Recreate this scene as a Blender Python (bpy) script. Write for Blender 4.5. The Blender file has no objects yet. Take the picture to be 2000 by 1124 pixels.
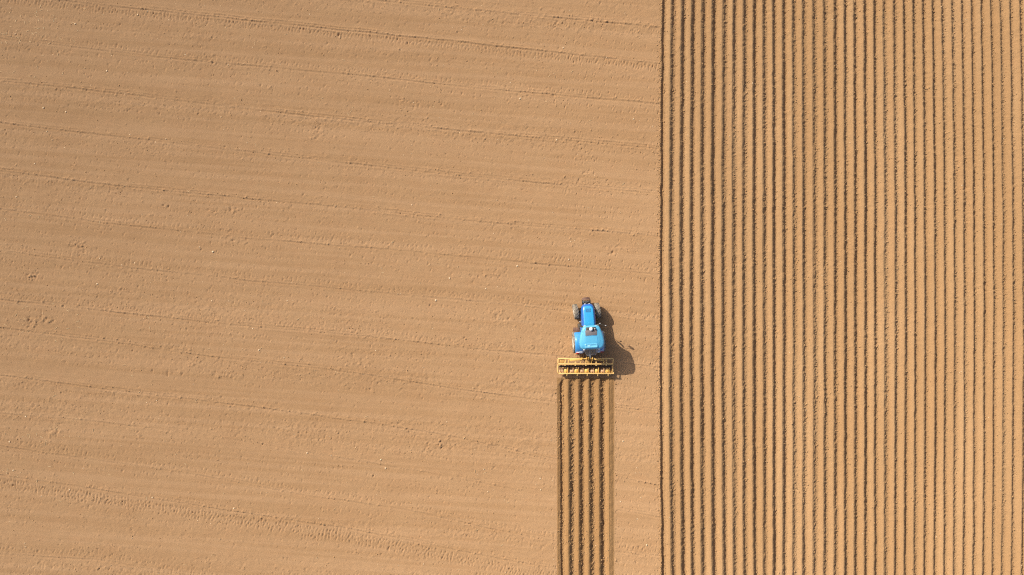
import bpy, bmesh, math, random
import numpy as np
from mathutils import Vector, Matrix

rng = np.random.default_rng(11)
random.seed(5)
S = bpy.context.scene
COL = S.collection
PX = 0.04                       # metres of ground for one pixel of the 2000 px photograph
def wx(px): return (px - 1000.0) * PX
def wy(py): return (562.0 - py) * PX

# ------------------------------------------------------------------ materials
def nd(nt, t, x=0, y=0, **k):
    n = nt.nodes.new(t)
    for a, b in k.items(): setattr(n, a, b)
    return n
def new_mat(name):
    m = bpy.data.materials.new(name); m.use_nodes = True
    nt = m.node_tree
    b = nt.nodes['Principled BSDF']
    return m, nt, b
def mixc(nt, fac, a, b, blend='MIX'):
    n = nd(nt, 'ShaderNodeMix', data_type='RGBA', blend_type=blend)
    for sock, v in ((n.inputs['Factor'], fac), (n.inputs[6], a), (n.inputs[7], b)):
        if isinstance(v, (int, float)): sock.default_value = v
        elif isinstance(v, tuple): sock.default_value = (*v, 1)
        else: nt.links.new(v, sock)
    return n.outputs[2]
def noise(nt, vec, scale, detail=3, rough=.55, mapping=None, rot=0):
    n = nd(nt, 'ShaderNodeTexNoise')
    n.inputs['Scale'].default_value = scale; n.inputs['Detail'].default_value = detail
    n.inputs['Roughness'].default_value = rough
    if mapping:
        for sc_, ro_ in (((1, 1, 1), rot), (mapping, 0)):
            mp = nd(nt, 'ShaderNodeMapping'); mp.inputs['Scale'].default_value = sc_
            mp.inputs['Rotation'].default_value = (0, 0, ro_)
            nt.links.new(vec, mp.inputs['Vector']); vec = mp.outputs[0]
    nt.links.new(vec, n.inputs['Vector'])
    return n.outputs['Fac']
def ramp(nt, fac, lo, hi, a=0., b=1.):
    n = nd(nt, 'ShaderNodeMapRange')
    n.inputs[1].default_value = lo; n.inputs[2].default_value = hi
    n.inputs[3].default_value = a; n.inputs[4].default_value = b
    nt.links.new(fac, n.inputs[0]); return n.outputs[0]

def soil(name, c1, c2, c3, bump=.5, bands=True, bump_scale=16):
    m, nt, b = new_mat(name)
    pos = nd(nt, 'ShaderNodeTexCoord').outputs['Object']
    big = ramp(nt, noise(nt, pos, .11, 4, .6), .35, .65)
    col = mixc(nt, big, c1, c2)
    mid = ramp(nt, noise(nt, pos, .75, 5, .65), .42, .68)
    col = mixc(nt, ramp(nt, mid, 0, 1, 0, .45), col, c3)
    if bands:        # streaks left by the rollers of the last pass over the field
        st = ramp(nt, noise(nt, pos, 1., 3, .6, (.025, .75, 1), math.radians(2)), .36, .64)
        col = mixc(nt, ramp(nt, st, 0, 1, 0, .28), col, (c1[0]*.80, c1[1]*.77, c1[2]*.72))
        ps = ramp(nt, noise(nt, pos, 1., 4, .6, (.03, .55, 1), math.radians(5.4)), .38, .64)
        col = mixc(nt, ramp(nt, ps, 0, 1, 0, .34), col, (c1[0]*.84, c1[1]*.80, c1[2]*.74))
        bl = ramp(nt, noise(nt, pos, .35, 5, .65), .46, .66)
        col = mixc(nt, ramp(nt, bl, 0, 1, 0, .30), col, (c1[0]*.86, c1[1]*.81, c1[2]*.76))
        st2 = ramp(nt, noise(nt, pos, 1., 2, .5, (.05, 2.6, 1), math.radians(4)), .40, .66)
        col = mixc(nt, ramp(nt, st2, 0, 1, 0, .40), col, (c2[0]*1.12, c2[1]*1.14, c2[2]*1.2))
    else:            # each bed of the ridger a little different along its length
        st = ramp(nt, noise(nt, pos, 1., 3, .6, (1.6, .05, 1)), .36, .64)
        col = mixc(nt, ramp(nt, st, 0, 1, 0, .42), col, (c1[0]*.88, c1[1]*.80, c1[2]*.74))
        gp = ramp(nt, noise(nt, pos, 1., 2, .5, (.22, .03, 1)), .40, .62)
        col = mixc(nt, ramp(nt, gp, 0, 1, 0, .5), col, (c1[0]*.84, c1[1]*.78, c1[2]*.70))
    fine = ramp(nt, noise(nt, pos, 9., 4, .7), .3, .7)
    col = mixc(nt, ramp(nt, fine, 0, 1, 0, .22), col, (c1[0]*.72, c1[1]*.68, c1[2]*.62))
    speck = ramp(nt, noise(nt, pos, 22., 2, .5), .70, .78)
    col = mixc(nt, ramp(nt, speck, 0, 1, 0, .5), col, (c2[0]*1.3, c2[1]*1.38, c2[2]*1.5))
    nt.links.new(col, b.inputs['Base Color'])
    b.inputs['Roughness'].default_value = 1.; b.inputs['Specular IOR Level'].default_value = .08
    b.inputs['Diffuse Roughness'].default_value = .7
    bp = nd(nt, 'ShaderNodeBump'); bp.inputs['Strength'].default_value = bump; bp.inputs['Distance'].default_value = .05
    h = noise(nt, pos, bump_scale, 4, .7)
    nt.links.new(h, bp.inputs['Height']); nt.links.new(bp.outputs[0], b.inputs['Normal'])
    return m

def paint(name, c, rough=.35, metal=0., dust=.25, dustc=(.36, .235, .125), coat=0., scale=5., spec=.5):
    m, nt, b = new_mat(name)
    pos = nd(nt, 'ShaderNodeTexCoord').outputs['Object']
    d = ramp(nt, noise(nt, pos, scale, 5, .65), .42, .78, 0, dust)
    nt.links.new(mixc(nt, d, c, dustc), b.inputs['Base Color'])
    nt.links.new(ramp(nt, noise(nt, pos, scale*2.3, 3), .3, .7, rough*.8, min(1, rough*1.35)), b.inputs['Roughness'])
    b.inputs['Metallic'].default_value = metal
    b.inputs['Specular IOR Level'].default_value = spec
    b.inputs['Coat Weight'].default_value = coat; b.inputs['Coat Roughness'].default_value = .15
    return m

M = {}
M['field'] = soil('dry_soil', (.445, .271, .140), (.47, .290, .152), (.462, .264, .136), .6)
M['ridged'] = soil('ridged_soil', (.40, .248, .124), (.425, .267, .137), (.41, .238, .115), .8, bands=False)
M['fresh'] = soil('fresh_soil', (.36, .212, .096), (.385, .232, .107), (.35, .195, .084), .8, bands=False)
M['clod'] = soil('clod_soil', (.42, .26, .128), (.46, .29, .15), (.40, .235, .112), .3, bands=False)
M['stone'] = paint('pale_stone', (.66, .51, .33), .85, 0, .35, scale=14, spec=.2)
M['straw'] = paint('pale_straw', (.70, .55, .32), .8, 0, .4, scale=20, spec=.2)
M['blue_dark'] = paint('dark_blue_paint', (.008, .115, .42), .3, 0, .12, coat=.4)
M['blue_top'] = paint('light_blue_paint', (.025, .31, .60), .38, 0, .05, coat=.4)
M['blue_roof'] = paint('roof_blue_plastic', (.085, .38, .60), .42, 0, .06, dustc=(.4, .45, .45), coat=.25)
M['blue_fender'] = paint('fender_blue_paint', (.04, .28, .64), .3, 0, .16, coat=.5)
M['black'] = paint('black_plastic', (.018, .017, .016), .55, 0, .35)
M['steel'] = paint('dirty_steel', (.10, .085, .07), .55, .3, .5)
M['bright'] = paint('bare_metal', (.75, .73, .70), .3, .7, .1)
M['rubber'] = paint('dusty_rubber', (.13, .11, .09), .85, 0, .9, dustc=(.44, .37, .28), scale=4)
M['cream'] = paint('cream_rim_paint', (.80, .74, .62), .45, 0, .3, scale=4)
M['white'] = paint('white_plastic', (.86, .86, .88), .35, 0, .04)
M['red'] = paint('red_lens', (.5, .02, .015), .25, 0, .1)
M['rust'] = paint('brown_casting', (.13, .065, .045), .6, 0, .5, dustc=(.33, .19, .12))
M['hatch'] = paint('tinted_hatch', (.17, .15, .155), .3, 0, .3, dustc=(.28, .25, .24), coat=.4)
M['yellow'] = paint('yellow_paint', (.68, .40, .09), .45, 0, .35, dustc=(.62, .42, .2), scale=6)
M['yellow_pale'] = paint('pale_yellow_paint', (.78, .48, .16), .45, 0, .4, dustc=(.6, .42, .22), scale=7)
M['yellow_dusty'] = paint('dusty_yellow_paint', (.62, .38, .20), .75, 0, .75, dustc=(.55, .34, .2), scale=5)
M['yellow_brown'] = paint('soiled_yellow_paint', (.52, .29, .075), .6, 0, .6, dustc=(.35, .2, .09), scale=5)
def glassmat():
    m, nt, b = new_mat('tinted_glass')
    b.inputs['Base Color'].default_value = (.50, .56, .58, 1); b.inputs['Roughness'].default_value = .04
    b.inputs['Transmission Weight'].default_value = .85; b.inputs['IOR'].default_value = 1.3
    return m
M['glass'] = glassmat()

# ------------------------------------------------------------------ mesh helpers
def link(o, parent=None):
    COL.objects.link(o)
    if parent: o.parent = parent
    return o
def empty(name, loc=(0, 0, 0), rz=0, parent=None):
    o = bpy.data.objects.new(name, None); o.location = loc; o.rotation_euler = (0, 0, rz)
    o.empty_display_size = .3
    return link(o, parent)
def tag(o, label=None, cat=None, group=None, kind=None):
    for k, v in (('label', label), ('category', cat), ('group', group), ('kind', kind)):
        if v: o[k] = v
    return o
def obj(name, bm, mat, parent=None, smooth=38, loc=None):
    me = bpy.data.meshes.new(name)
    bmesh.ops.recalc_face_normals(bm, faces=bm.faces[:])
    bm.to_mesh(me); bm.free()
    me.materials.append(M[mat] if isinstance(mat, str) else mat)
    if smooth:
        for p in me.polygons: p.use_smooth = True
        me.set_sharp_from_angle(angle=math.radians(smooth))
    o = bpy.data.objects.new(name, me)
    if loc: o.location = loc
    return link(o, parent)
def B(): return bmesh.new()
def box(bm, c, s, bev=.012, rot=None):
    v = bmesh.ops.create_cube(bm, size=1)['verts']
    for p in v: p.co = Vector((p.co.x*s[0], p.co.y*s[1], p.co.z*s[2]))
    if bev:
        e = list({e for p in v for e in p.link_edges})
        r = bmesh.ops.bevel(bm, geom=e, offset=bev, segments=2, affect='EDGES', profile=.5)
        v = list({q for f in r['faces'] for q in f.verts} | {q for q in v if q.is_valid})
    for p in v:
        if rot is not None: p.co = rot @ p.co
        p.co += Vector(c)
def bar(bm, a, b, w, h=None, bev=.01):
    a, b = Vector(a), Vector(b); d = b - a
    q = d.to_track_quat('Y', 'Z').to_matrix()
    box(bm, (a+b)/2, (w, d.length, h or w), bev, q)
def tube(bm, pts, r, n=10):
    pts = [Vector(p) for p in pts]; rings = []
    for i, p in enumerate(pts):
        d = (pts[min(i+1, len(pts)-1)] - pts[max(i-1, 0)]).normalized()
        q = d.to_track_quat('Z', 'Y').to_matrix()
        rr = r[i] if isinstance(r, (list, tuple)) else r
        rings.append([bm.verts.new(p + q @ Vector((rr*math.cos(t), rr*math.sin(t), 0)))
                      for t in [2*math.pi*k/n for k in range(n)]])
    for A, C in zip(rings, rings[1:]):
        for k in range(n): bm.faces.new((A[k], A[(k+1) % n], C[(k+1) % n], C[k]))
    bm.faces.new(rings[0][::-1]); bm.faces.new(rings[-1])
def loft(bm, loops, cap=True):
    L = [[bm.verts.new(Vector(p)) for p in lp] for lp in loops]
    n = len(L[0])
    for A, C in zip(L, L[1:]):
        for k in range(n): bm.faces.new((A[k], A[(k+1) % n], C[(k+1) % n], C[k]))
    if cap: bm.faces.new(L[0][::-1]); bm.faces.new(L[-1])
def lathe_x(bm, prof, n=40, cx=0., closed=False):     # prof: (radius, x)
    rings = [[bm.verts.new((cx+x, r*math.cos(2*math.pi*k/n), r*math.sin(2*math.pi*k/n))) for k in range(n)] for r, x in prof]
    pairs = list(zip(rings, rings[1:])) + ([(rings[-1], rings[0])] if closed else [])
    for A, C in pairs:
        for k in range(n): bm.faces.new((A[k], A[(k+1) % n], C[(k+1) % n], C[k]))
    if not closed:
        bm.faces.new(rings[0][::-1]); bm.faces.new(rings[-1])
def lathe_z(bm, prof, c=(0, 0, 0), n=20):
    rings = [[bm.verts.new((c[0]+r*math.cos(2*math.pi*k/n), c[1]+r*math.sin(2*math.pi*k/n), c[2]+z)) for k in range(n)] for r, z in prof]
    for A, C in zip(rings, rings[1:]):
        for k in range(n): bm.faces.new((A[k], A[(k+1) % n], C[(k+1) % n], C[k]))
    bm.faces.new(rings[0][::-1]); bm.faces.new(rings[-1])
def plate(bm, grid, th=.02):       # grid of points -> solid sheet, thickness along -z
    ny, nx = len(grid), len(grid[0])
    T = [[bm.verts.new(p) for p in r] for r in grid]
    U = [[bm.verts.new((p[0], p[1], p[2]-th)) for p in r] for r in grid]
    for j in range(ny-1):
        for i in range(nx-1):
            bm.faces.new((T[j][i], T[j][i+1], T[j+1][i+1], T[j+1][i]))
            bm.faces.new((U[j][i], U[j+1][i], U[j+1][i+1], U[j][i+1]))
    for i in range(nx-1):
        bm.faces.new((T[0][i], U[0][i], U[0][i+1], T[0][i+1]))
        bm.faces.new((T[-1][i], T[-1][i+1], U[-1][i+1], U[-1][i]))
    for j in range(ny-1):
        bm.faces.new((T[j][0], T[j+1][0], U[j+1][0], U[j][0]))
        bm.faces.new((T[j][-1], U[j][-1], U[j+1][-1], T[j+1][-1]))

# ------------------------------------------------------------------ the ground as one height field
FX1 = wx(1289)                     # where the ridged field begins
xd = np.concatenate([np.arange(-46, 3.2, .055), np.arange(3.2, 47, .034)])
yd = np.arange(-28, 28.01, .05)
far = np.array([1.5, 4, 9, 18, 40, 90, 200, 450.])
xs = np.concatenate([xd[0]-far[::-1], xd, xd[-1]+far]).astype(np.float64)
ys = np.concatenate([yd[0]-far[::-1], yd, yd[-1]+far]).astype(np.float64)
NX, NY = len(xs), len(ys)
def sm(t): t = np.clip(t, 0, 1); return t*t*(3-2*t)
fadeX = sm((48-np.abs(xs))/2.2); fadeY = sm((30-np.abs(ys))/2.2)
cxs = np.clip(xs, -48, 48); cys = np.clip(ys, -30, 30)
def vn(sx, sy, x=cxs, y=cys):      # value noise on the grid, -1..1, cell sx by sy
    ux = (x - x.min())/sx; uy = (y - y.min())/sy
    L = rng.uniform(-1, 1, (int(uy.max())+3, int(ux.max())+3)).astype(np.float32)
    ix = ux.astype(int); iy = uy.astype(int)
    tx = sm(ux-ix).astype(np.float32); ty = sm(uy-iy).astype(np.float32)
    A = L[iy]*(1-ty)[:, None] + L[iy+1]*ty[:, None]
    return A[:, ix]*(1-tx) + A[:, ix+1]*tx
def n1(x, s, seed):                # 1-D value noise
    r = np.random.default_rng(seed); u = (x+600)/s
    L = r.uniform(-1, 1, int(u.max())+3); i = u.astype(int)
    t = sm(u-i); return L[i]*(1-t)+L[i+1]*t

H = np.zeros((NY, NX), np.float32)
X2 = np.broadcast_to(xs.astype(np.float32), (NY, NX)); Y2 = np.broadcast_to(ys.astype(np.float32)[:, None], (NY, NX))
# bands of rougher and smoother soil along the old passes
V = Y2 + .088*X2
band = (.5 + .5*n1(V.ravel().astype(np.float64), 1.15, 3).reshape(NY, NX) + .35*n1(V.ravel().astype(np.float64), .35, 4).reshape(NY, NX)).astype(np.float32)
band *= .75 + .5*vn(4., 1.2)
band = np.clip(band, .08, 1.5)
fine = vn(.11, .11)*.5 + vn(.19, .17)*.5
H += .007*vn(.45, .4) + .008*vn(1.4, .9)
H += (.020*fine + .009*vn(.3, .22))*(.12 + band)
del V

# --- pass lines across the bare field (photo pixel polylines)
LINES = [  # points, strength, tread kind
 ([(-200, -40), (130, 2), (500, 41), (900, 82), (1290, 124)], 1.15, 2),
 ([(500, -24), (740, 1), (900, 17), (1290, 54)], .85, 0),
 ([(-200, 52), (0, 74), (100, 86), (400, 121), (700, 147), (1000, 178), (1290, 203)], .8, 1),
 ([(-200, 138), (0, 158), (150, 172), (500, 215), (700, 236), (1290, 291)], .9, 0),
 ([(-200, 216), (0, 240), (240, 267), (450, 292), (650, 316), (900, 342), (1290, 379)], .8, 0),
 ([(-200, 312), (0, 333), (200, 359), (400, 380), (650, 402), (900, 430), (1290, 461)], .95, 0),
 ([(-200, 386), (0, 407), (260, 442), (500, 467), (800, 490), (1000, 510), (1290, 536)], .9, 1),
 ([(-200, 466), (0, 490), (260, 523), (500, 549), (800, 576), (870, 582), (1100, 606), (1290, 630)], .65, 1),
 ([(-200, 558), (0, 584), (200, 607), (400, 629), (650, 650), (880, 676), (1090, 695), (1290, 718)], .95, 1),
 ([(-200, 612), (0, 639), (200, 665), (400, 695), (650, 722), (900, 760), (1090, 786), (1290, 803)], .95, 0),
 ([(-200, 710), (0, 733), (200, 759), (450, 789), (650, 816), (850, 845), (1000, 878), (1090, 902), (1290, 950)], .95, 0),
 ([(-200, 790), (0, 806), (180, 822), (400, 848), (575, 878), (640, 890), (780, 913), (960, 946), (1090, 975), (1290, 1010)], .6, 0),
 ([(-200, 840), (0, 871), (200, 900), (400, 930), (600, 968), (780, 992), (960, 1032), (1090, 1058), (1290, 1090)], .75, 1),
 ([(-200, 892), (0, 928), (200, 957), (500, 1005), (700, 1035), (900, 1076), (1090, 1112), (1290, 1150)], .95, 3),
 ([(-200, 1070), (0, 1082), (200, 1093), (300, 1112), (450, 1135)], .6, 1),
]
stamps = []      # x, y, rx, ry, rot, amp
fieldmask = (xs < FX1).astype(np.float32)
for k, (pts, amp, tread) in enumerate(LINES):
    p = np.array(pts, float); lx = wx(p[:, 0]); ly = wy(p[:, 1])
    cx = np.clip(xs, lx[0], FX1+.4)
    yc = np.interp(cx, lx, ly)
    yc = np.convolve(np.pad(yc, 20, mode='edge'), np.ones(41)/41, 'valid')
    yc = yc + .035*n1(xs, 2.3, 50+k) + .012*n1(xs, .4, 70+k)
    a1 = amp*np.clip(.66 + .4*n1(xs, 3.1, 90+k) + .4*n1(xs, .55, 110+k), .3, 1.1)*fadeX*fieldmask
    a2 = amp*np.clip(.45 + .6*n1(xs, 4.7, 130+k) + .4*n1(xs, .45, 150+k), .08, 1.1)*fadeX*fieldmask
    a1 = a1*sm((xs-lx[0])/1.5); a2 = a2*sm((xs-lx[0])/1.5)
    j0 = np.searchsorted(ys, yc.min()-1); j1 = np.searchsorted(ys, yc.max()+1)
    d = (Y2[j0:j1] - yc[None, :]).astype(np.float32)
    g = lambda c, w: np.exp(-((d-c)/w)**2)
    H[j0:j1] += (a1*(.036*g(.06, .07) - .032*g(-.06, .07)) + a2*(.032*g(.22, .07) - .027*g(.13, .06))
                 + .022*a2*g(-.17, .08)).astype(np.float32)
    # crumbs thrown up along the line
    m = int(420*amp)
    qx = rng.uniform(max(lx[0], -46), FX1, m)
    keep = rng.uniform(0, 1.3, m) < np.interp(qx, xs, a1)+.2
    for x in qx[keep]:
        stamps.append((x, np.interp(x, xs, yc)+rng.normal(0.02, .10), rng.uniform(.04, .08), rng.uniform(.035, .06), 0, rng.uniform(.008, .03)))
    slope = np.gradient(yc, xs)
    def row(off, pitch, jit, r, amp0, drop=.25, tall=1.6, lean=.25):
        x = max(lx[0], -46)
        while x < FX1-.1:
            x += pitch*rng.uniform(.8, 1.2)
            if rng.random() < drop: continue
            y = np.interp(x, xs, yc)+off+rng.normal(0, jit)
            stamps.append((x, y, r*rng.uniform(.8, 1.2), r*tall*rng.uniform(.8, 1.3), -lean+rng.normal(0, .15), -amp0*rng.uniform(.5, 1.25)))
            stamps.append((x+r*1.5, y-.2*r, r, r*tall, -lean, amp0*rng.uniform(.1, .6)))
    if tread >= 2:                                       # deep lugs of the drill's wheel
        lo = .95 if tread == 3 else .55
        for off in ((-.42, -.62, -.82, -1.0) if tread == 3 else (-.22, -.36, -.50)):
            row(off, .27, .06, .046, .036 if tread == 3 else .030, .2, 2.0, .2)
    if tread == 1:
        for off in (.30, .48): row(off, .36, .05, .05, .028, .3)
        row(-.75, .9, .12, .06, .03, .4)
    for off in (-.55, -1.35, -2.1):                      # fainter rows of wheel-lug dents
        if rng.random() < .95: row(off+rng.normal(0, .15), .5, .1, .048, .026, .3, 1.5)

# scattered dents and dirt crumbs over the bare field, thicker in the rougher bands
bi = lambda x, y: (np.clip(np.searchsorted(ys, y), 0, NY-1), np.clip(np.searchsorted(xs, x), 0, NX-1))
n = 34000
qx = rng.uniform(-46, FX1-.2, n); qy = rng.uniform(-28, 28, n)
bj, bk = bi(qx, qy); ok = rng.uniform(0, 1.1, n) < band[bj, bk]*.8
for x, y in zip(qx[ok], qy[ok]):
    r = rng.uniform(.028, .06)
    if rng.random() < .55: stamps.append((x, y, r, r*rng.uniform(1, 1.9), rng.uniform(-.8, .4), -rng.uniform(.008, .032)))
    else: stamps.append((x, y, r, r*rng.uniform(.7, 1.3), rng.uniform(-1, 1), rng.uniform(.010, .036)))
# broken patches the photo shows darker
for px, py, sx, sy, c in [(62, 540, 20, 7, 26), (150, 480, 14, 10, 20), (324, 403, 5, 4, 5), (415, 415, 18, 6, 12), (456, 412, 12, 8, 14), (783, 197, 9, 7, 12), (810, 205, 10, 6, 10),
        (866, 203, 8, 7, 9), (620, 255, 22, 12, 22), (527, 171, 3, 3, 3), (160, 492, 14, 6, 12), (60, 632, 14, 10, 24), (105, 845, 14, 8, 22), (330, 728, 16, 5, 8), (440, 735, 20, 6, 14),
        (270, 850, 8, 6, 8), (1085, 50, 22, 6, 16), (640, 605, 10, 8, 8), (470, 470, 30, 6, 16), (1130, 305, 30, 12, 14), (240, 565, 6, 4, 6), (865, 870, 25, 10, 24), (700, 700, 40, 14, 24),
        (95, 625, 20, 8, 20), (410, 120, 12, 8, 14), (1195, 490, 15, 8, 12), (1150, 340, 12, 6, 8), (950, 540, 40, 14, 20), (980, 620, 60, 12, 30), (350, 680, 40, 8, 16)]:
    for _ in range(int(c*1.4)):
        x = wx(px+rng.normal(0, sx*.6)); y = wy(py+rng.normal(0, sy*.6)); r = rng.uniform(.04, .085)
        stamps.append((x, y, r, r*rng.uniform(.7, 1.6), rng.uniform(-1, .5), rng.choice([-1, -1, 1])*rng.uniform(.012, .036)))
def do_stamps(st):
    for x, y, rx, ry, a, h in st:
        R = 2.3*max(rx, ry)
        i0, i1 = np.searchsorted(xs, (x-R, x+R)); j0, j1 = np.searchsorted(ys, (y-R, y+R))
        if i1 <= i0 or j1 <= j0: continue
        dx = xs[i0:i1]-x; dy = (ys[j0:j1]-y)[:, None]; c, s = math.cos(a), math.sin(a)
        u = (dx*c+dy*s)/rx; v = (-dx*s+dy*c)/ry
        H[j0:j1, i0:i1] += 1.75*h*np.exp(-(u*u+v*v))
do_stamps([s for s in stamps if s[0] < FX1-.05 and not (wx(1086) < s[0] < wx(1202) and s[1] < wy(742))])
# wheel tracks pressed by the tractor between its axles
H *= fadeX[None, :].astype(np.float32)*fadeY[:, None].astype(np.float32)

# --- ridges
TOP = [1298.9, 1319, 1338.5, 1358.7, 1378, 1399, 1420.4, 1438.6, 1459.5, 1478, 1497.8, 1516, 1536, 1555, 1575, 1595, 1616, 1637, 1655.5, 1674, 1694, 1712.8, 1732, 1752, 1770.7, 1789.5, 1809, 1827, 1846.6, 1866, 1885, 1903.8, 1922.5, 1941, 1960, 1979]
MID = [1294.9, 1315.8, 1336, 1355.6, 1376.5, 1397, 1418, 1438.3, 1458, 1478, 1498.3, 1516.4, 1537.2, 1556, 1575.6, 1597, 1616.5, 1636.7, 1656.2, 1676.3, 1695.8, 1714.7, 1735.5, 1755, 1774.5, 1792.4, 1812.8, 1831.7, 1850.5, 1870, 1889.5, 1908.4, 1928, 1946.8, 1965.6, 1985]
BOT = [1298.2, 1318.8, 1338.5, 1358, 1378, 1399.6, 1420, 1439.7, 1459.5, 1479, 1498.8, 1516.8, 1537, 1556, 1575.4, 1597, 1616.4, 1637, 1656, 1676, 1695, 1714.5, 1734, 1753.5, 1772, 1791.7, 1811, 1830, 1849, 1868.4, 1887, 1906, 1925.6, 1943.6, 1962.4, 1982]
for L in (TOP, MID, BOT):
    for k in range(11): L.append(L[-1]+19.2+(.6 if k % 5 == 0 else -.15))
TOP, MID, BOT = (np.array(v) for v in (TOP, MID, BOT))
yt, ym, yb = wy(50), wy(560), wy(1085)
yq = np.clip(ys, -24, 24)
def lag(t0, t1, t2): return ((yq-t1)*(yq-t2)/((t0-t1)*(t0-t2)))
w0, w1, w2 = lag(yt, ym, yb), lag(ym, yt, yb), lag(yb, yt, ym)
FUR = wx(w0[:, None]*TOP + w1[:, None]*MID + w2[:, None]*BOT)           # NY x n furrow centres
FUR += np.stack([.022*n1(ys, 3.5, 200+k) + .014*n1(ys, .7, 260+k) + .010*n1(ys, .22, 320+k) for k in range(FUR.shape[1])], 1)
# cross-section of one ridge from furrow to furrow (share of the spacing, metres)
PT = [0, .09, .16, .25, .32, .40, .46, .52, .59, .66, .73, .80, .88, 1]
PH = [-.165, -.15, -.085, .01, .054, .092, .124, .112, .08, .036, -.02, -.088, -.148, -.165]
crumb = vn(.075, .085); crumb2 = vn(.14, .11); tooth = vn(.20, .10); chunk = vn(.3, .34)
slow = vn(.8, 5.)
def ridge_block(ix, fur, left_h, seed=600):
    """height over the columns ix; fur: NY x n furrow centres, ridges between them"""
    out = np.zeros((NY, len(ix)), np.float32)
    dx = xs[ix]
    nf = fur.shape[1]; rs = np.random.default_rng(seed)
    FD = np.stack([np.clip(1+rs.uniform(-.30, .18)+.16*n1(ys, 5., seed+k)+.13*n1(ys, 1.1, seed+80+k), .45, 1.35) for k in range(nf)], 1)   # some furrows deeper than others
    TD = np.stack([rs.uniform(-.012, .012)+.014*n1(ys, 3.5, seed+160+k) for k in range(nf)], 1)
    for j in range(NY):
        f = fur[j]
        k = np.clip(np.searchsorted(f, dx)-1, 0, len(f)-2)
        w = f[k+1]-f[k]; t = (dx-f[k])/w
        p = np.interp(t, PT, PH); p = np.where(p < 0, p*np.where(t < .5, FD[j, k], FD[j, k+1]), p+TD[j, k])
        out[j] = np.where((t >= 0) & (t <= 1), p, left_h)
    return out
ir = np.where(xs >= FX1-.35)[0]
R = ridge_block(ir, FUR, 0.)
# roughness of the ridges: crumbs roll into the furrows, shoulders break into teeth
xr = xs[ir]
tt = np.zeros_like(R)
for j in range(NY):
    f = FUR[j]; k = np.clip(np.searchsorted(f, xr)-1, 0, len(f)-2)
    tt[j] = (xr-f[k])/(f[k+1]-f[k])
edge = np.exp(-((tt-.74)/.11)**2) + .8*np.exp(-((tt-1.0)/.10)**2) + .8*np.exp(-((tt-.0)/.10)**2) + .45*np.exp(-((tt-.2)/.1)**2)
edge = np.where(tt < 0, np.exp(-(((xr[None, :]-FUR[:, :1])+.18)/.16)**2)*.5, edge).astype(np.float32)
rough = (.014 + .030*edge)*(.65+.45*vn(2.2, 1.6)[:, ir])
R += rough*(.7*crumb[:, ir] + 1.0*crumb2[:, ir]) + edge*.026*tooth[:, ir] + .018*chunk[:, ir] + .028*slow[:, ir]
# the lip and the wall between the bare field and the first furrow
d0 = xr[None, :] - FUR[:, :1]
lip = .028*np.exp(-((d0+.30)/.14)**2)*(.7+.6*vn(.4, .8)[:, ir])
wall = -.205*sm((d0+.26+.03*n1(ys, .9, 777)[:, None]+.025*n1(ys, .21, 778)[:, None])/.18)
R = np.where(d0 < 0, wall + lip + H[:, ir]*(d0 < -.2) + rough*.6*crumb[:, ir], R)
endx = sm((46.6-xr)/1.2)[None, :]
H[:, ir] = np.where(d0 < -.34, H[:, ir], R*endx).astype(np.float32)

# --- strip behind the ridger
ST = np.array([1099.2, 1119.6, 1139.2, 1158.8, 1179.4, 1199.2]); SB = np.array([1100.4, 1120.5, 1140.2, 1159.8, 1180.6, 1199.6])
q = np.clip((wy(745)-ys)/(wy(745)-wy(1120)), 0, 1)[:, None]
FS = wx(ST*(1-q)+SB*q) + np.stack([.016*n1(ys, 2.5, 400+k)+.014*n1(ys, .5, 420+k)+.010*n1(ys, .2, 440+k) for k in range(6)], 1)
is_ = np.where((xs > wx(1085)) & (xs < wx(1203)))[0]
xr = xs[is_]
G = ridge_block(is_, FS, 0., 900)
tt = np.zeros_like(G); kk = np.zeros(G.shape, int)
for j in range(NY):
    f = FS[j]; k = np.clip(np.searchsorted(f, xr)-1, 0, 4); kk[j] = k
    tt[j] = (xr-f[k])/(f[k+1]-f[k])
edge = (np.exp(-((tt-.84)/.10)**2) + .8*np.exp(-((tt-1.0)/.10)**2) + .8*np.exp(-(tt/.10)**2)).astype(np.float32)
G = np.where(kk == 4, np.where(tt > .62, .078-.085*sm((tt-.60)/.40), G), G)          # last ridge runs out onto the field
d0 = xr[None, :]-FS[:, :1]
G = np.where(d0 < 0, .015*np.exp(-((d0+.42)/.1)**2) - .04*sm((d0+.44)/.2) - .165*sm((d0+.24)/.15), G)
dE = xr[None, :]-FS[:, 5:6]
G = np.where(dE > -.02, 0, G)
edge = np.where(d0 < -.5, 0, np.where((dE > .05) | ((kk == 4) & (tt > .6)), .12, edge+.22))
G += edge*(.028*crumb[:, is_] + .028*crumb2[:, is_] + .024*tooth[:, is_]) + .018*chunk[:, is_]*(d0 > -.4)*(dE < 0)
start = wy(736.5) - .20*np.abs(tt-.5)**2*4*(1) + .05*n1(xs, .3, 460)[is_][None, :] + .03
ms = sm((start - ys[:, None])/.26).astype(np.float32)
ms *= sm((xr-wx(1086))/.15)[None, :]*sm((wx(1202)-xr)/.08)[None, :]
H[:, is_] = H[:, is_]*(1-ms) + G*ms
# loosened ground under the implement
un = (sm((ys-wy(748))/.3)*sm((wy(703)-ys)/.4))[:, None]*(sm((xs-wx(1090))/.3)*sm((wx(1198)-xs)/.3))[None, :]
H += (un*(.035*crumb2 + .03*chunk + .02*crumb - .02)).astype(np.float32)
del tt, kk, R, G, edge, rough

def hz(x, y):
    j, i = bi(np.atleast_1d(x), np.atleast_1d(y)); return H[j, i]

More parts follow.
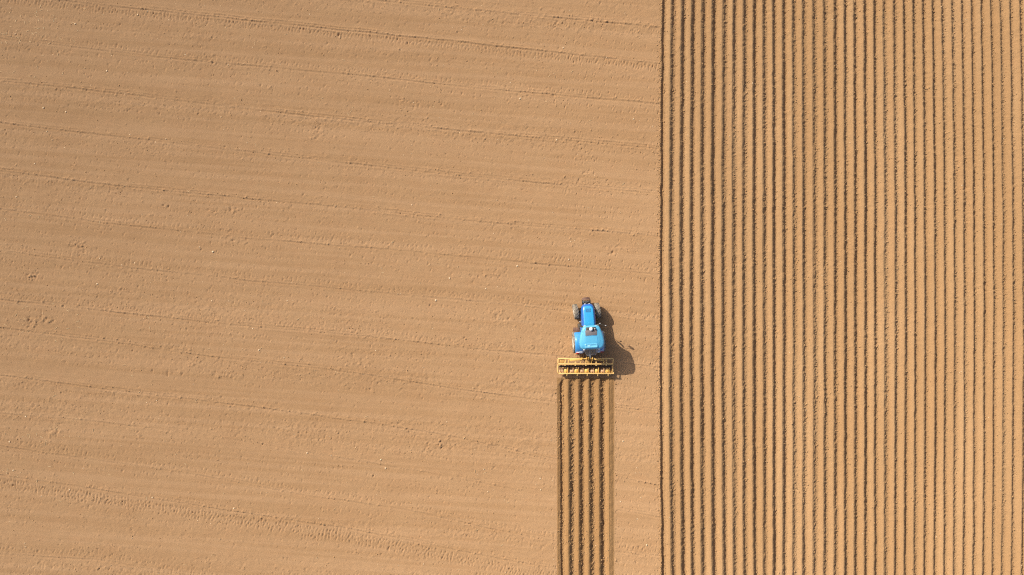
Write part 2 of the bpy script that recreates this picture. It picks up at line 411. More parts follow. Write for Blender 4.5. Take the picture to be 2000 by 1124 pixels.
def grid_obj(name, fm, mat):
    jj, ii = np.nonzero(fm)
    a = jj*NX+ii
    q = np.stack([a, a+1, a+NX+1, a+NX], 1)
    u, inv = np.unique(q, return_inverse=True)
    inv = inv.reshape(-1).astype(np.int32)
    co = np.stack([xs[u % NX], ys[u//NX], H.ravel()[u]], 1).astype(np.float32)
    me = bpy.data.meshes.new(name)
    me.vertices.add(len(u)); me.vertices.foreach_set('co', co.ravel())
    nf = len(q)
    me.loops.add(nf*4); me.loops.foreach_set('vertex_index', inv)
    me.polygons.add(nf)
    me.polygons.foreach_set('loop_start', np.arange(0, nf*4, 4, dtype=np.int32))
    me.polygons.foreach_set('use_smooth', np.ones(nf, bool))
    me.update(calc_edges=True); me.validate()
    me.materials.append(M[mat])
    o = bpy.data.objects.new(name, me)
    return tag(link(o), kind='structure')
cx = (xs[1:]+xs[:-1])/2; cy = (ys[1:]+ys[:-1])/2
ridged = np.broadcast_to(cx > FX1, (NY-1, NX-1))
strip = ((cx > wx(1087.5)) & (cx < wx(1199.5)))[None, :] & (cy < wy(738))[:, None]
grid_obj('bare_field', ~ridged & ~strip, 'field')
grid_obj('ridged_field', ridged, 'ridged')
grid_obj('ridged_strip', strip, 'fresh')

# ------------------------------------------------------------------ loose clods, straw, stones
ICO = bmesh.new(); bmesh.ops.create_icosphere(ICO, subdivisions=1, radius=1)
IV = np.array([v.co[:] for v in ICO.verts], np.float32); IF = np.array([[v.index for v in f.verts] for f in ICO.faces], np.int32); ICO.free()
def scatter(name, x, y, r, mat, flat=.5, label=None, cat=None):
    n = len(x); nv = len(IV)
    z = hz(x, y)
    jit = rng.uniform(.72, 1.28, (n, nv, 1)).astype(np.float32)
    sc = np.stack([r*rng.uniform(.8, 1.4, n), r*rng.uniform(.8, 1.4, n), r*flat], 1)[:, None, :]
    P = IV[None]*jit*sc
    a = rng.uniform(0, 6.28, n)[:, None]; c, s = np.cos(a), np.sin(a)
    P = np.stack([P[..., 0]*c-P[..., 1]*s + x[:, None], P[..., 0]*s+P[..., 1]*c + y[:, None], P[..., 2]+(z+r*flat*.35)[:, None]], -1)
    F = (IF[None]+(np.arange(n)*nv)[:, None, None]).reshape(-1, 3).astype(np.int32)
    me = bpy.data.meshes.new(name)
    me.vertices.add(n*nv); me.vertices.foreach_set('co', P.astype(np.float32).ravel())
    me.loops.add(F.size); me.loops.foreach_set('vertex_index', F.ravel())
    me.polygons.add(len(F)); me.polygons.foreach_set('loop_start', np.arange(0, F.size, 3, dtype=np.int32))
    me.update(calc_edges=True); me.materials.append(M[mat])
    return tag(link(bpy.data.objects.new(name, me)), label, cat, kind='stuff')
nA = 12000
ax = rng.uniform(-44, FX1-.1, nA); ay = rng.uniform(-26, 26, nA)
bj, bk = bi(ax, ay); ok = (rng.uniform(0, 1.2, nA) < band[bj, bk]) & ~((ax > wx(1087)) & (ax < wx(1200)) & (ay < wy(700)))
ax, ay = ax[ok], ay[ok]
nB = 34000
by = rng.uniform(-27, 27, nB); k = rng.integers(0, FUR.shape[1]-1, nB)
off = np.where(rng.random(nB) < .96, rng.normal(-.06, .09, nB), rng.uniform(-.6, .2, nB))
bx = FUR[np.clip(np.searchsorted(ys, by), 0, NY-1), k]+off
nC = 2600
cy_ = rng.uniform(-27, wy(746), nC); k = rng.integers(0, 5, nC)
cx_ = FS[np.clip(np.searchsorted(ys, cy_), 0, NY-1), k]+np.where(rng.random(nC) < .8, rng.normal(-.08, .10, nC), rng.uniform(-.4, .4, nC))
nL = 2600                                                    # soil spilled along the edges of the ridged ground
ly = rng.uniform(-27, 27, nL); lj = np.clip(np.searchsorted(ys, ly), 0, NY-1)
lx = np.where(rng.random(nL) < .72, FUR[lj, 0]-.24-np.abs(rng.normal(0, .13, nL)),
              np.where(rng.random(nL) < .5, FS[lj, 0]-.38-np.abs(rng.normal(0, .1, nL)), FS[lj, 5]+.05+np.abs(rng.normal(0, .12, nL))))
ok = (lx > wx(1230)) | (ly < wy(742)); lx, ly = lx[ok], ly[ok]
X = np.concatenate([ax, bx, cx_, lx]); Y = np.concatenate([ay, by, cy_, ly])
Rr = np.concatenate([.016+.032*rng.random(len(ax))**2.2, .018+.046*rng.random(nB)**1.8, .02+.05*rng.random(nC)**1.8, .018+.035*rng.random(len(lx))**2])
scatter('soil_clods', X, Y, Rr, 'clod', label='crumbly brown clods of soil scattered over the field and ridges', cat='soil clods')
nP = 700
pxs = np.concatenate([rng.uniform(-42, FX1, 350), rng.uniform(FX1+.2, 42, nP-350)]); pys = rng.uniform(-24, 24, nP)
inm = (pxs > wx(1087)) & (pxs < wx(1200)) & (pys > wy(745)) & (pys < wy(580))
scatter('pale_pebbles', pxs[~inm], pys[~inm], .018+.022*rng.random((~inm).sum())**2, 'stone', label='tiny pale pebbles sprinkled over the soil', cat='pebbles')
# straw
bm = B()
for _ in range(260):
    if rng.random() < .5: x, y = wx(rng.normal(70, 60)), wy(rng.choice([35, 60, 75, 140, 620, 640, 850, 920])+rng.normal(0, 14))
    else: x, y = rng.uniform(-42, 11), rng.uniform(-23, 23)
    if wx(1080) < x < wx(1205) and wy(760) < y < wy(575): continue
    a = rng.uniform(0, math.pi); L = rng.uniform(.04, .13); z = float(hz(x, y)[0])+.02
    d = Vector((math.cos(a), math.sin(a), rng.normal(0, .08)))*L
    bar(bm, Vector((x, y, z))-d, Vector((x, y, z))+d, rng.uniform(.010, .018), None, 0)
tag(obj('straw', bm, 'straw', smooth=0), 'short pale stalks of straw lying on the bare soil', 'straw', kind='stuff')

def stone_mesh(seed):
    r = random.Random(seed); bm = B(); bmesh.ops.create_icosphere(bm, subdivisions=2, radius=1)
    for v in bm.verts:
        v.co *= 1+r.uniform(-.2, .16); v.co.z *= .62
        v.co.x *= 1.2
    return bm
protos = [None]*3
STONES = [(147, 47), (269, 29), (30, 67), (209, 139), (85, 211), (129, 219), (92, 257), (362, 107), (19, 863), (26, 919), (136, 957), (298, 972), (457, 993), (851, 587), (1010, 520), (949, 564),
          (878, 544), (1111, 507), (744, 898), (753, 915), (1056, 957), (1055, 935), (390, 483), (416, 492), (238, 518), (263, 514), (1100, 94), (1016, 193), (1237, 233), (1087, 274), (32, 385),
          (68, 320), (50, 814), (195, 505), (506, 684), (494, 642), (561, 588), (555, 699), (600, 885), (1217, 862), (1244, 914), (1263, 1065), (1212, 980), (190, 555), (414, 588)]
sr = random.Random(4)
for i, (px, py) in enumerate(STONES):
    if protos[i % 3] is None:
        o = protos[i % 3] = obj('pale_stone', stone_mesh(30+i), 'stone', smooth=60)
    else:
        o = protos[i % 3].copy(); COL.objects.link(o)
    s = sr.uniform(.035, .06)*(1.35 if (px, py) in ((851, 587), (147, 47), (416, 492), (1010, 520)) else 1)
    x, y = wx(px), wy(py)
    o.location = (x, y, float(hz(x, y)[0])+s*.3); o.scale = (s, s, s); o.rotation_euler = (0, 0, sr.uniform(0, 6.28))
    tag(o, 'small pale stone lying on the bare brown soil of the field', 'stone', 'pale stones on the bare field')

# ------------------------------------------------------------------ tractor
YAW = math.radians(3.2)
TR = empty('tractor', (wx(1147.6), wy(666.5), 0), YAW)
tag(TR, 'blue farm tractor with light blue cab roof driving across the bare field', 'tractor')

def tyre(bm, R, w, rr, nl):
    pr = [(rr, -.40*w), (R*.80, -.5*w), (R*.91, -.48*w), (R*.945, -.38*w), (R*.955, 0), (R*.945, .38*w), (R*.91, .48*w), (R*.80, .5*w), (rr, .40*w), (rr-.03, 0)]
    lathe_x(bm, pr, 56, closed=True)
    for sgn in (-1, 1):
        for k in range(nl):
            a0 = 2*math.pi*(k+(.5 if sgn > 0 else 0))/nl; da = .36*2*math.pi/nl*.55
            vs = []
            for t in (0., .5, 1.):
                x = sgn*(.02+t*.47)*w; ac = a0 - t*.30*min(1, 10/nl*1.6)
                ro = R*(1.0 if t < .9 else .955); ri = R*(.93 if t < .9 else .86)
                for (r_, aa) in ((ri, ac-da), (ro, ac-da*.75), (ro, ac+da*.75), (ri, ac+da)):
                    vs.append(bm.verts.new((x, r_*math.cos(aa), r_*math.sin(aa))))
            for q in range(2):
                A, C = vs[q*4:q*4+4], vs[q*4+4:q*4+8]
                for e in range(4): bm.faces.new((A[e], A[(e+1) % 4], C[(e+1) % 4], C[e]))
            bm.faces.new(vs[0:4]); bm.faces.new(vs[8:12])
def rim(bm, rr, w, s):          # s: outward direction
    lathe_x(bm, [(rr+.01, -.40*w), (rr+.035, -.43*w), (rr-.02, -.36*w), (rr-.04, 0), (rr-.02, .36*w), (rr+.035, .43*w), (rr+.01, .40*w), (rr-.06, .30*w), (rr-.06, -.30*w)], 40, closed=True)
    x0 = s*.10*w
    lathe_x(bm, [(rr-.05, x0-.015), (rr*.72, x0+s*.05-.015), (rr*.42, x0+s*.08), (rr*.40, x0+s*.13), (.02, x0+s*.13), (.02, x0-.05*s), (rr*.5, x0-.03*s)], 40)
    for k in range(8):
        a = 2*math.pi*k/8
        tube(bm, [(x0+s*.08, rr*.55*math.cos(a), rr*.55*math.sin(a)), (x0+s*.115, rr*.55*math.cos(a), rr*.55*math.sin(a))], .022, 6)
def wheel(x, y, R, w, rr, nl, steer=0):
    e = empty('wheel', (x, y, R-.03), steer, TR)
    b = B(); tyre(b, R, w, rr, nl); obj('tyre', b, 'rubber', e, 30)
    b = B(); rim(b, rr, w, 1 if x > 0 else -1); obj('rim', b, 'cream', e, 35)
    return e
for s in (-1, 1):
    wheel(s*1.0, 0, .82, .46, .48, 19)
    wheel(s*.84, 2.36, .60, .37, .34, 16, math.radians(7))

b = B()
box(b, (0, 1.1, .78), (.42, 2.4, .40), .04); box(b, (0, 0, .82), (.62, .75, .55), .05)
lathe_x(b, [(.10, -.82), (.12, -.5), (.17, -.3), (.17, .3), (.12, .5), (.10, .82)], 16)
for v in b.verts[-96:]: v.co.z += .79
obj('chassis', b, 'steel', TR)
b = B()
bar(b, (-.70, 2.36, .56), (.70, 2.36, .56), .16, .14, .03); box(b, (0, 2.36, .62), (.34, .34, .22), .04)
for s in (-1, 1): box(b, (s*.66, 2.36, .57), (.14, .22, .26), .03)
tube(b, [(-.6, 2.18, .56), (.6, 2.18, .56)], .03)
obj('front_axle', b, 'steel', TR)

# bonnet
def bsec(y, w, wt, zt, zb=.86):
    pts = [(-w*.96, zb), (-w, zb+.22), (-w, zt-.42), (-w*.95, zt-.20), (-wt-.05, zt-.055), (-wt, zt-.012), (-wt*.5, zt), (wt*.5, zt), (wt, zt-.012), (wt+.05, zt-.055), (w*.95, zt-.20), (w, zt-.42), (w, zb+.22), (w*.96, zb)]
    return [(x*1.11+.03, y, z) for x, z in pts]
b = B()
loft(b, [bsec(1.28, .50, .36, 1.72), bsec(1.6, .50, .36, 1.70), bsec(2.1, .495, .35, 1.65), bsec(2.5, .47, .33, 1.58), bsec(2.72, .43, .30, 1.52), bsec(2.84, .37, .25, 1.46), bsec(2.91, .28, .19, 1.36, .95), bsec(2.93, .20, .13, 1.25, 1.0)])
bonnet = obj('bonnet', b, 'blue_dark', TR, 50)
def tops(w, zo, y0=1.30, y1=2.80, n=12):       # outline of the pale top panel
    pts = []
    for k in range(n):
        t = k/(n-1); pts.append((w*1.02-.05*w*t, y0+(y1-.32-y0)*t))
    for k in range(1, 9):
        a = math.pi/2*k/8; pts.append((w*.97*math.cos(a)**.75 if k < 8 else 0, y1-.32+.32*math.sin(a)))
    full = pts + [(-x, y) for x, y in pts[::-1][1:]]
    out = []
    for x, y in full:
        zt = np.interp(y, [1.28, 1.6, 2.1, 2.5, 2.72, 2.84], [1.72, 1.70, 1.65, 1.58, 1.52, 1.46])
        out.append((x*1.08+.03, y, float(zt)+zo))
    return out
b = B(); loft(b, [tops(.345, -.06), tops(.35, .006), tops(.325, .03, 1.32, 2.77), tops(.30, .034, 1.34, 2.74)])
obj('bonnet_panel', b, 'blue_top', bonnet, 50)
b = B(); plate(b, [[(x, y, float(np.interp(y, [2.1, 2.5, 2.72], [1.65, 1.58, 1.52]))+.042) for x in (-.2, -.1, 0, .1, .2)] for y in (2.32, 2.42, 2.52, 2.6)], .015)
for k in range(5): bar(b, (-.19, 2.35+.055*k, 1.66-.012*k), (.19, 2.35+.055*k, 1.66-.012*k), .02, .012, 0)
obj('air_vent', b, paint('vent_blue', (.02, .22, .47), .5, 0, .2), bonnet)
for s in (-1, 1):
    b = B(); box(b, (s*.17, 2.915, 1.17), (.15, .07, .12), .025); obj('headlight', b, 'white', TR)
    b = B(); box(b, (s*.503, 1.85, 1.15), (.012, .8, .22), .004); obj('side_grille', b, 'black', bonnet)
b = B(); box(b, (0, 2.90, .97), (.30, .06, .22), .02); obj('grille', b, 'black', TR)
# front linkage and ballast
b = B()
box(b, (0, 3.04, .70), (.68, .30, .16), .03); box(b, (0, 2.78, .70), (.4, .3, .25), .03)
for s in (-1, 1): bar(b, (s*.29, 2.95, .72), (s*.29, 3.22, .66), .07, .12); box(b, (s*.3, 3.02, .82), (.07, .14, .1), .02)
tube(b, [(-.3, 3.1, .74), (.3, 3.1, .74)], .035)
obj('front_linkage', b, 'black', TR)
for x in (-.22, -.02, .12):
    b = B(); box(b, (x, 3.07, .83), (.06, .05, .05), .012); obj('linkage_pin', b, 'bright', TR)
b = B()
loft(b, [[(x*(1-.25*t), 3.24+.17*t+.05*(1-abs(x)/.36)*(1 if t > .5 else 0), z) for x, z in ((-.36, .52), (.36, .52), (.34, .78), (.15, .84), (-.15, .84), (-.34, .78))] for t in (0, .5, 1)])
obj('front_weight', b, 'rust', TR)

# cab
def ring(pts, z, k=1., cy=.45): return [(x*k, cy+(y-cy)*k, z) for x, y in pts]
half = [(0, 1.20), (.50, 1.18), (.66, .55), (.66, -.05), (.50, -.34), (0, -.36)]
PIL = [(.52, 1.20, 1.18, .50, 1.22), (.68, .42, 1.35, .72, .36), (.55, -.36, 1.35, .58, -.40)]
b = B()
for s in (-1, 1):
    for x, y, z0, xt, yt_ in PIL: bar(b, (s*x, y, z0), (s*xt, yt_, 2.5), .07, .07, .015)
    bar(b, (s*.50, 1.22, 2.49), (s*.72, .36, 2.49), .08, .06); bar(b, (s*.72, .36, 2.48), (s*.58, -.40, 2.48), .08, .06)
bar(b, (-.5, 1.22, 2.48), (.5, 1.22, 2.48), .08, .06); bar(b, (-.58, -.40, 2.47), (.58, -.40, 2.47), .08, .06)
obj('cab_frame', b, 'black', TR)
b = B()
box(b, (0, .40, 1.08), (1.22, 1.56, .36), .05); box(b, (0, 1.1, 1.22), (.9, .22, .2), .04)
obj('cab_base', b, 'blue_dark', TR)
def pane(name, pts, th=.012):
    b = B(); n_ = (Vector(pts[1])-Vector(pts[0])).cross(Vector(pts[2])-Vector(pts[0])).normalized()*th
    loft(b, [[Vector(p) for p in pts], [Vector(p)+n_ for p in pts]])
    return obj(name, b, 'glass', TR, 0)
pane('windscreen', [(-.47, 1.205, 1.27), (.47, 1.205, 1.27), (.45, 1.225, 2.45), (-.45, 1.225, 2.45)])
for s in (-1, 1):
    pane('door_glass', [(s*.53, 1.14, 1.28), (s*.675, .48, 1.28), (s*.71, .42, 2.44), (s*.52, 1.16, 2.44)])
    pane('side_window', [(s*.675, .37, 1.4), (s*.56, -.32, 1.4), (s*.585, -.36, 2.43), (s*.715, .31, 2.43)])
b = B()       # rear window pushed open
f0, f1 = [(-.56, -.44, 2.46), (.56, -.44, 2.46)], [(.33, -.90, 2.02), (-.33, -.90, 2.02)]
loft(b, [[Vector(p) for p in f0+f1], [Vector(p)+Vector((0, -.008, .01)) for p in f0+f1]])
rw = obj('rear_window', b, 'glass', TR, 0)
b = B()
bar(b, f0[1], f1[0], .05, .03, .008); bar(b, f0[0], f1[1], .05, .03, .008); bar(b, f1[0], f1[1], .05, .03, .008)
obj('window_frame', b, paint('grey_frame', (.30, .28, .27), .4, .2, .3), rw)
b = B()
box(b, (0, .10, 1.42), (.5, .48, .14), .05); box(b, (0, -.14, 1.74), (.48, .14, .6), .05); obj('seat', b, 'black', TR)
b = B()
for k in range(20):
    a0, a1 = 2*math.pi*k/20, 2*math.pi*(k+1)/20
    tube(b, [(.2*math.cos(a), .72+.2*math.sin(a)*.85, 1.78+.2*math.sin(a)*.5) for a in (a0, a1)], .018, 6)
tube(b, [(0, .72, 1.78), (0, .95, 1.3)], .03); bar(b, (-.19, .72, 1.78), (.19, .72, 1.78), .03, .015, 0)
obj('steering_wheel', b, 'black', TR)

# roof
prof = [(0, 1.36), (.34, 1.355), (.50, 1.31), (.60, 1.18), (.70, .90), (.79, .58), (.845, .22), (.85, -.02), (.80, -.24), (.70, -.37), (.56, -.42), (.3, -.435), (0, -.44)]
prof = [(x*1.11, y) for x, y in prof]
RO = [(x+.06, y) for x, y in prof + [(-x, y) for x, y in prof[::-1][1:-1]]]
b = B()
loft(b, [ring(RO, 2.47, .93), ring(RO, 2.48, .985), ring(RO, 2.53, 1.0), ring(RO, 2.60, .995), ring(RO, 2.67, .96), ring(RO, 2.725, .90), ring(RO, 2.755, .82), ring(RO, 2.765, .70), ring(RO, 2.785, .66), ring(RO, 2.80, .40), ring(RO, 2.802, .1)])
roof = obj('roof', b, 'blue_roof', TR, 55)
b = B()       # raised equipment panel at the rear of the roof
def rr_(x0, x1, y0, y1, z, r=.06):
    o = []
    for cx_0, cy_0, a in ((x1-r, y1-r, 0), (x0+r, y1-r, 90), (x0+r, y0+r, 180), (x1-r, y0+r, 270)):
        for k in range(4):
            t = math.radians(a+30*k); o.append((cx_0+r*math.cos(t), cy_0+r*math.sin(t), z))
    return o
loft(b, [rr_(-.50, .46, -.30, .02, 2.74), rr_(-.50, .46, -.30, .02, 2.80), rr_(-.47, .43, -.27, -.01, 2.825), rr_(-.44, .40, -.24, -.04, 2.825), rr_(-.42, .38, -.22, -.06, 2.81)])
obj('roof_panel', b, paint('pale_roof_blue', (.13, .43, .64), .3, 0, .05, coat=.5), roof, 40)
b = B()
loft(b, [rr_(-.30, -.10, -.20, -.08, 2.80, .03), rr_(-.30, -.10, -.20, -.08, 2.822, .03)])
obj('panel_latch', b, paint('ice_blue', (.30, .58, .74), .35, 0, .05), roof)
b = B(); box(b, (.02, .82, 2.80), (.86, .40, .035), .012); obj('roof_hatch', b, 'hatch', roof)
for s in (-1, 1):
    b = B(); bar(b, (s*.64+.04, 1.0, 2.715), (s*.68+.04, -.2, 2.73), .04, .05, .012); obj('roof_rib', b, 'blue_fender', roof)
for s in (-1, 1):
    b = B(); box(b, (s*.42, 1.335, 2.56), (.16, .06, .09), .02); obj('work_light', b, 'white', roof)
    b = B(); box(b, (s*.55, -.44, 2.57), (.14, .06, .09), .02); obj('work_light', b, 'white', roof)
b = B(); bar(b, (-.40, .58, 2.795), (.44, .58, 2.795), .014, .02, .003); bar(b, (.48, .50, 2.79), (.48, -.30, 2.775), .014, .03, .003); obj('roof_seam', b, 'blue_dark', roof)
b = B(); lathe_z(b, [(.10, 2.78), (.14, 2.83), (.145, 2.88), (.12, 2.94), (.07, 2.975), (.02, 2.985)], (.02, 1.10, 0)); obj('receiver_dome', b, 'white', roof, 60)
b = B()
box(b, (.02, 1.10, 2.785), (.72, .26, .05), .015); box(b, (.24, 1.12, 2.86), (.24, .14, .12), .03)
tube(b, [(.2, 1.0, 2.8), (.22, .94, 2.83), (.3, .9, 2.81)], .02, 8)
obj('receiver_bracket', b, 'black', roof)
b = B(); lathe_z(b, [(.05, 2.80), (.055, 2.9), (.04, 2.95), (.01, 2.96)], (.30, 1.10, 0), 14); obj('beacon', b, paint('beacon_glass', (.55, .50, .45), .2, 0, .1), roof, 60)

# fenders
for s in (-1, 1):
    b = B(); g = []
    for k in range(17):
        a = math.radians(24 + (156-24)*k/16)
        row_ = []
        for t, dz in ((.50, 0.), (.62, .012), (.80, .018), (1.0, .010), (1.08, -.02), (1.11, -.07)):
            r_ = .875+dz
            row_.append((s*t, r_*math.cos(a), .79+r_*math.sin(a)))
        g.append(row_)
    plate(b, g, .025)
    # inner wall to the cab
    lp = [(s*.50, .86*math.cos(math.radians(a)), .79+.86*math.sin(math.radians(a))) for a in range(24, 157, 12)] + [(s*.50, -.4, .95), (s*.50, .5, .95)]
    loft(b, [lp, [(x-s*.03, y, z) for x, y, z in lp]])
    f = obj('fender', b, 'blue_fender', TR, 45)
    b = B(); box(b, (s*.93, -.78, 1.30), (.26, .07, .10), .02, Matrix.Rotation(.2, 3, 'X')); obj('tail_light', b, 'red', f)
    b = B(); box(b, (s*.80, -.80, 1.18), (.5, .05, .06), .015); box(b, (s*.80, -.70, 1.42), (.46, .05, .03), .01); obj('reflection_bar', b, 'white', f)  # added white bars imitate the cab roof's wavy reflection in the fender

# exhaust, mirrors, steps, tank, linkage
b = B(); tube(b, [(.66, 1.34, 1.0), (.66, 1.34, 1.95), (.66, 1.32, 2.08), (.67, 1.24, 2.14)], [.07, .06, .055, .05], 14); obj('exhaust', b, 'steel', TR, 50)
b = B(); tube(b, [(.52, 1.25, 2.30), (.8, 1.36, 2.36), (1.14, 1.30, 2.36), (1.17, 1.28, 2.2)], .018, 8); arm = obj('mirror_arm', b, 'black', TR)
b = B(); box(b, (1.18, 1.27, 2.22), (.20, .06, .34), .025); obj('mirror', b, 'black', arm)
b = B(); box(b, (1.18, 1.27, 2.40), (.10, .06, .03), .012); obj('mirror_cap', b, 'bright', arm)
b = B(); tube(b, [(-.52, 1.25, 2.30), (-.66, 1.42, 2.34), (-.70, 1.52, 2.34)], .018, 8); arm = obj('mirror_arm', b, 'black', TR)
b = B(); box(b, (-.72, 1.54, 2.16), (.06, .20, .32), .025); obj('mirror', b, 'black', arm)
b = B()
tube(b, [(.56, 1.30, 1.75), (.80, 1.40, 1.78)], .016, 6); box(b, (.84, 1.42, 1.79), (.1, .06, .1), .02); obj('indicator_arm', b, 'bright', TR); b = B()
tube(b, [(-.52, 1.5, 1.2), (-.66, 1.62, 1.26)], .03, 8); box(b, (-.60, 1.62, 1.28), (.2, .05, .05), .012)
obj('indicator_arm', b, 'bright', TR)
b = B()
for x, z in ((-.98, .42), (-.90, .68), (-.80, .94)): box(b, (x, .98, z), (.26, .32, .03), .008)
for y in (.84, 1.12): bar(b, (-1.0, y, .40), (-.72, y, 1.02), .03, .03, .006)
obj('step', b, 'rust', TR)
b = B(); box(b, (-.60, 1.05, .74), (.34, .78, .42), .07); obj('fuel_tank', b, 'black', TR)
b = B(); box(b, (.62, 1.05, .72), (.36, .7, .4), .06); obj('battery_box', b, 'black', TR)
for s in (-1, 1):
    b = B(); bar(b, (s*.28, -.32, .5), (s*.40, -1.24, .52), .07, .09); bar(b, (s*.26, -.35, 1.05), (s*.36, -.85, 1.0), .06, .08)
    tube(b, [(s*.36, -.84, 1.0), (s*.37, -.92, .54)], .025, 8)
    obj('lift_arm', b, 'steel', TR)
b = B(); tube(b, [(.03, -.36, 1.05), (.03, -.7, 1.03), (.03, -1.22, 1.0)], [.03, .045, .03], 10); obj('top_link', b, 'bright', TR)
for x, w in ((-.16, .05), (-.12, -.06), (.18, .07)):
    b = B(); tube(b, [(x, -.38, 1.12), (x+w, -.62, 1.24), (x-w*.5, -.95, 1.02), (x*.6, -1.22, .90)], .018, 8); obj('hydraulic_hose', b, 'black', TR)
b = B(); tube(b, [(0, -.38, .62), (0, -1.2, .60)], .045, 10); obj('drive_shaft', b, 'black', TR)

# ------------------------------------------------------------------ ridging implement
IM = empty('ridging_implement', (wx(1142), wy(712), 0))
tag(IM, 'yellow ridging implement with open bar frame hitched behind the blue tractor', 'implement')
def ix(px, z=.7): return (px-1000)/(57/(57-z))*PX - (wx(1142))
def iy(py, z=.7): return -(py-562)/(57/(57-z))*PX - wy(712)
def zx(v, z=.7): return ix(1080+v/16., z)      # from the enlarged crop of the photograph
def zy(v, z=.7): return iy(690+v/16., z)
xl, xr_ = zx(160), zx(1885)
yT, yM, yR = zy(172), zy(340), zy(636, .58)
b = B()
bar(b, (xl, yT, .72), (xr_, yT, .72), .085, .085, .012)
bar(b, (xl, yM, .735), (xr_, yM, .735), .085, .10, .012)
bar(b, (xl+.08, yR, .585), (xr_+.04, yR, .585), .085, .085, .012)
bar(b, (xr_-.005, yT-.045, .70), (xr_-.03, yM+.055, .70), .06, .07, .012); bar(b, (xr_-.03, yM-.055, .70), (xr_-.02, yR+.05, .60), .05, .07, .012)
bar(b, (xl, yT-.045, .70), (xl-.01, yM+.055, .70), .09, .10, .012)
tube(b, [(xl-.01, yM-.05, .70), (xl-.02, yR+.18, .62), (xl, yR+.06, .59), (xl+.07, yR+.005, .585)], .042, 10)
box(b, (xr_+.03, yR+.02, .60), (.09, .12, .12), .02)
obj('frame', b, 'yellow_pale', IM)
for s, v in ((0, 395), (0, 492), (1, 870), (1, 1200), (0, 1590), (0, 1680)):
    b = B(); bar(b, (zx(v), yT-.045, .70), (zx(v-6), yM+.055, .72), .065 if v == 395 else .05, .06, .01); obj('cross_member', b, 'yellow', IM)
b = B()       # chain-case cover on the left end
box(b, (zx(278), (yT+yM)/2, .60), (.40, .26, .14), .03); obj('end_cover', b, 'yellow_brown', IM)
for (v0, u0, v1, u1, w) in ((520, 222, 905, 185, .14), (1250, 190, 1590, 222, .09)):
    b = B(); bar(b, (zx(v0), zy(u0), .76), (zx(v1), zy(u1), .82), w, .08, .02); obj('brace', b, 'yellow', IM)
b = B()
for v in (905, 1225):
    lp = [(zy(120), .62), (zy(122), .86), (zy(175), 1.0), (zy(230), .86), (zy(255), .62)]
    loft(b, [[(zx(v)-.035, y, z) for y, z in lp], [(zx(v)+.035, y, z) for y, z in lp]])
    tube(b, [(zx(v)-.12, zy(135), .54), (zx(v)+.12, zy(135), .54)], .03, 8)
lp = [(zy(110), .75), (zy(112), 1.03), (zy(150), 1.06), (zy(205), .95), (zy(205), .75)]
for dx in (-.06, .06): loft(b, [[(zx(1070)+dx-.02, y, z) for y, z in lp], [(zx(1070)+dx+.02, y, z) for y, z in lp]])
bar(b, (zx(905), zy(172), .84), (zx(1225), zy(172), .84), .08, .08, .012)
obj('headstock', b, 'yellow', IM)
b = B(); box(b, (zx(1070), zy(250), .62), (.36, .34, .3), .05); obj('gearbox', b, 'yellow_brown', IM)
# rotor with soil-worn tines under the middle bar
b = B(); tube(b, [(xl+.1, zy(430), .36), (xr_-.1, zy(430), .36)], .07, 12)
for k in range(34):
    x = xl+.16+k*(xr_-xl-.32)/33; a = k*2.2
    for q in (0, math.pi): bar(b, (x, zy(430), .36), (x+.03, zy(430)+.28*math.cos(a+q), .36+.28*math.sin(a+q)), .05, .02, 0)
obj('tine_rotor', b, paint('worn_tine_steel', (.035, .026, .02), .5, .2, .2), IM)
for v in (200, 380, 700, 1030, 1350, 1670):
    b = B()
    w = .075 if v == 200 else .11
    box(b, (zx(v), zy(368), .70), (w, .13, .10), .02); bar(b, (zx(v), zy(385), .68), (zx(v), zy(400), .30), .06, .05, .01)
    if v > 300: box(b, (zx(v), yM+.12, .74), (.10, .12, .06), .015)
    obj('tine_holder', b, 'yellow_pale', IM)
def hood(cv, w, mat, z=.46, d0=520, d1=612):
    b = B(); xc = zx(cv, z); y0 = zy(d0, z); y1 = zy(d1, z); g = []
    for j in range(6):
        t = j/5; y = y0+(y1-y0)*t
        r_ = []
        for i in range(8):
            u = i/7-.5
            x = xc+u*w*(.88+.12*t) + .02*(1-t)
            r_.append((x, y, z+.07*math.sin(math.pi*(t*.7+.15)) - .30*u*u - .04*t + .03*u))
        g.append(r_)
    plate(b, g, .02)
    # upright fin on the right-hand edge
    xf = xc+w*.5-.02
    lp = [(y1, z-.10), (y1, z+.06), (y0+.02, z+.10), (y0+.11, z+.12), (y0+.12, z+.02), (y0, z-.12)]
    loft(b, [[(xf-.018, y, q) for y, q in lp], [(xf+.026, y, q) for y, q in lp]])
    return obj('ridging_board', b, mat, IM, 45)
for cv in (402, 727, 1043, 1367, 1697): hood(cv, .31, 'yellow', .48, 500)
for cv, w in ((250, .28), (567, .33), (885, .31), (1210, .33), (1530, .34)): hood(cv, w, 'yellow_dusty', .40)
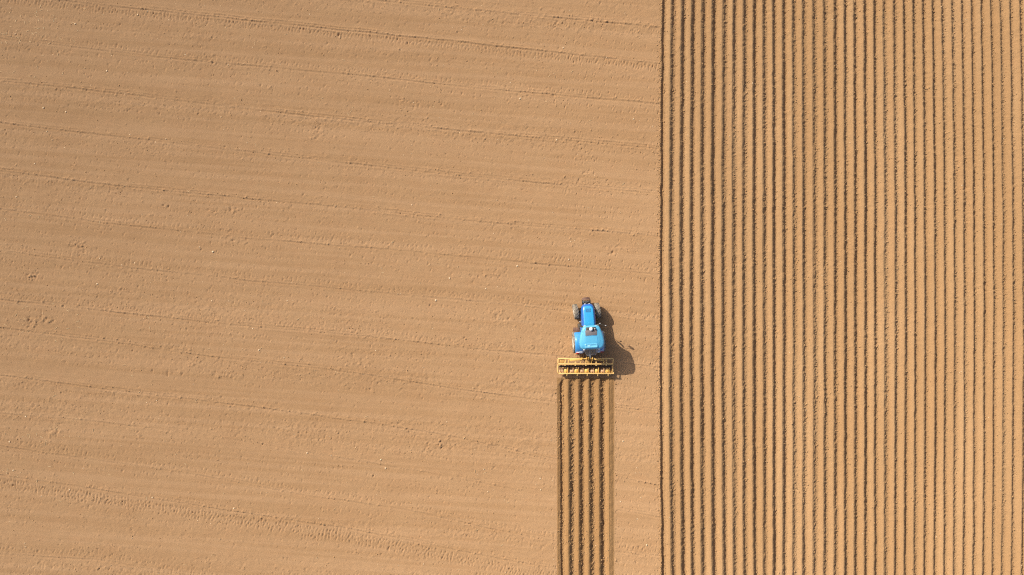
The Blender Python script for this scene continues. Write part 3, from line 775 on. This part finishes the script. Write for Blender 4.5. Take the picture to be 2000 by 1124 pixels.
b = B(); box(b, (zx(1815, .4), zy(570, .4), .34), (.20, .26, .16), .03); obj('end_board', b, 'yellow_brown', IM)
for cv in (402, 727, 1043, 1367, 1697, 250, 567, 885, 1210, 1530):
    b = B(); bar(b, (zx(cv), zy(600), .44), (zx(cv), yR+.02, .55), .05, .04, .008); obj('board_bracket', b, 'yellow_brown', IM)
b = B(); g = [[(x, yR-.005-.03*k, .54-.16*k) for x in np.linspace(xl+.1, xr_-.02, 12)] for k in range(3)]
plate(b, g, .03); obj('press_board', b, 'yellow_brown', IM)
for v in (442, 762, 1074, 1405, 1728):
    b = B(); tube(b, [(zx(v, .58), yR-.03, .60), (zx(v-4, .58), yR-.21, .55)], [.034, .024], 8); obj('rear_peg', b, 'yellow_pale', IM)

# ------------------------------------------------------------------ light, sky, camera
E = math.radians(36.8)
h = Vector((-72, 58, 0)).normalized()
tosun = Vector((h.x*math.cos(E), h.y*math.cos(E), math.sin(E)))
sun = bpy.data.lights.new('sun', 'SUN'); sun.energy = 4.3; sun.angle = math.radians(.53); sun.color = (1, .945, .83)
so = link(bpy.data.objects.new('sun', sun)); so.rotation_euler = (-tosun).to_track_quat('-Z', 'Y').to_euler(); so.location = tosun*120
W = bpy.data.worlds.new('World'); S.world = W; W.use_nodes = True
sk = W.node_tree.nodes.new('ShaderNodeTexSky'); sk.sky_type = 'NISHITA'; sk.sun_disc = False
sk.sun_elevation = E; sk.sun_rotation = math.atan2(tosun.x, tosun.y) % (2*math.pi); sk.dust_density = 4.; sk.air_density = .9
W.node_tree.links.new(sk.outputs[0], W.node_tree.nodes['Background'].inputs[0])
W.node_tree.nodes['Background'].inputs[1].default_value = .11
cam = bpy.data.cameras.new('camera'); co = link(bpy.data.objects.new('camera', cam))
co.location = (0, 0, 57); co.rotation_euler = (0, 0, 0)
cam.sensor_width = 36; cam.lens = 36*57/80.0; cam.clip_end = 2000; cam.clip_start = .5
S.camera = co
S.view_settings.view_transform = 'Standard'; S.view_settings.look = 'None'; S.view_settings.gamma = 1
S.view_settings.exposure = .34
S.cycles.use_denoising = False; S.cycles.filter_width = 1.15
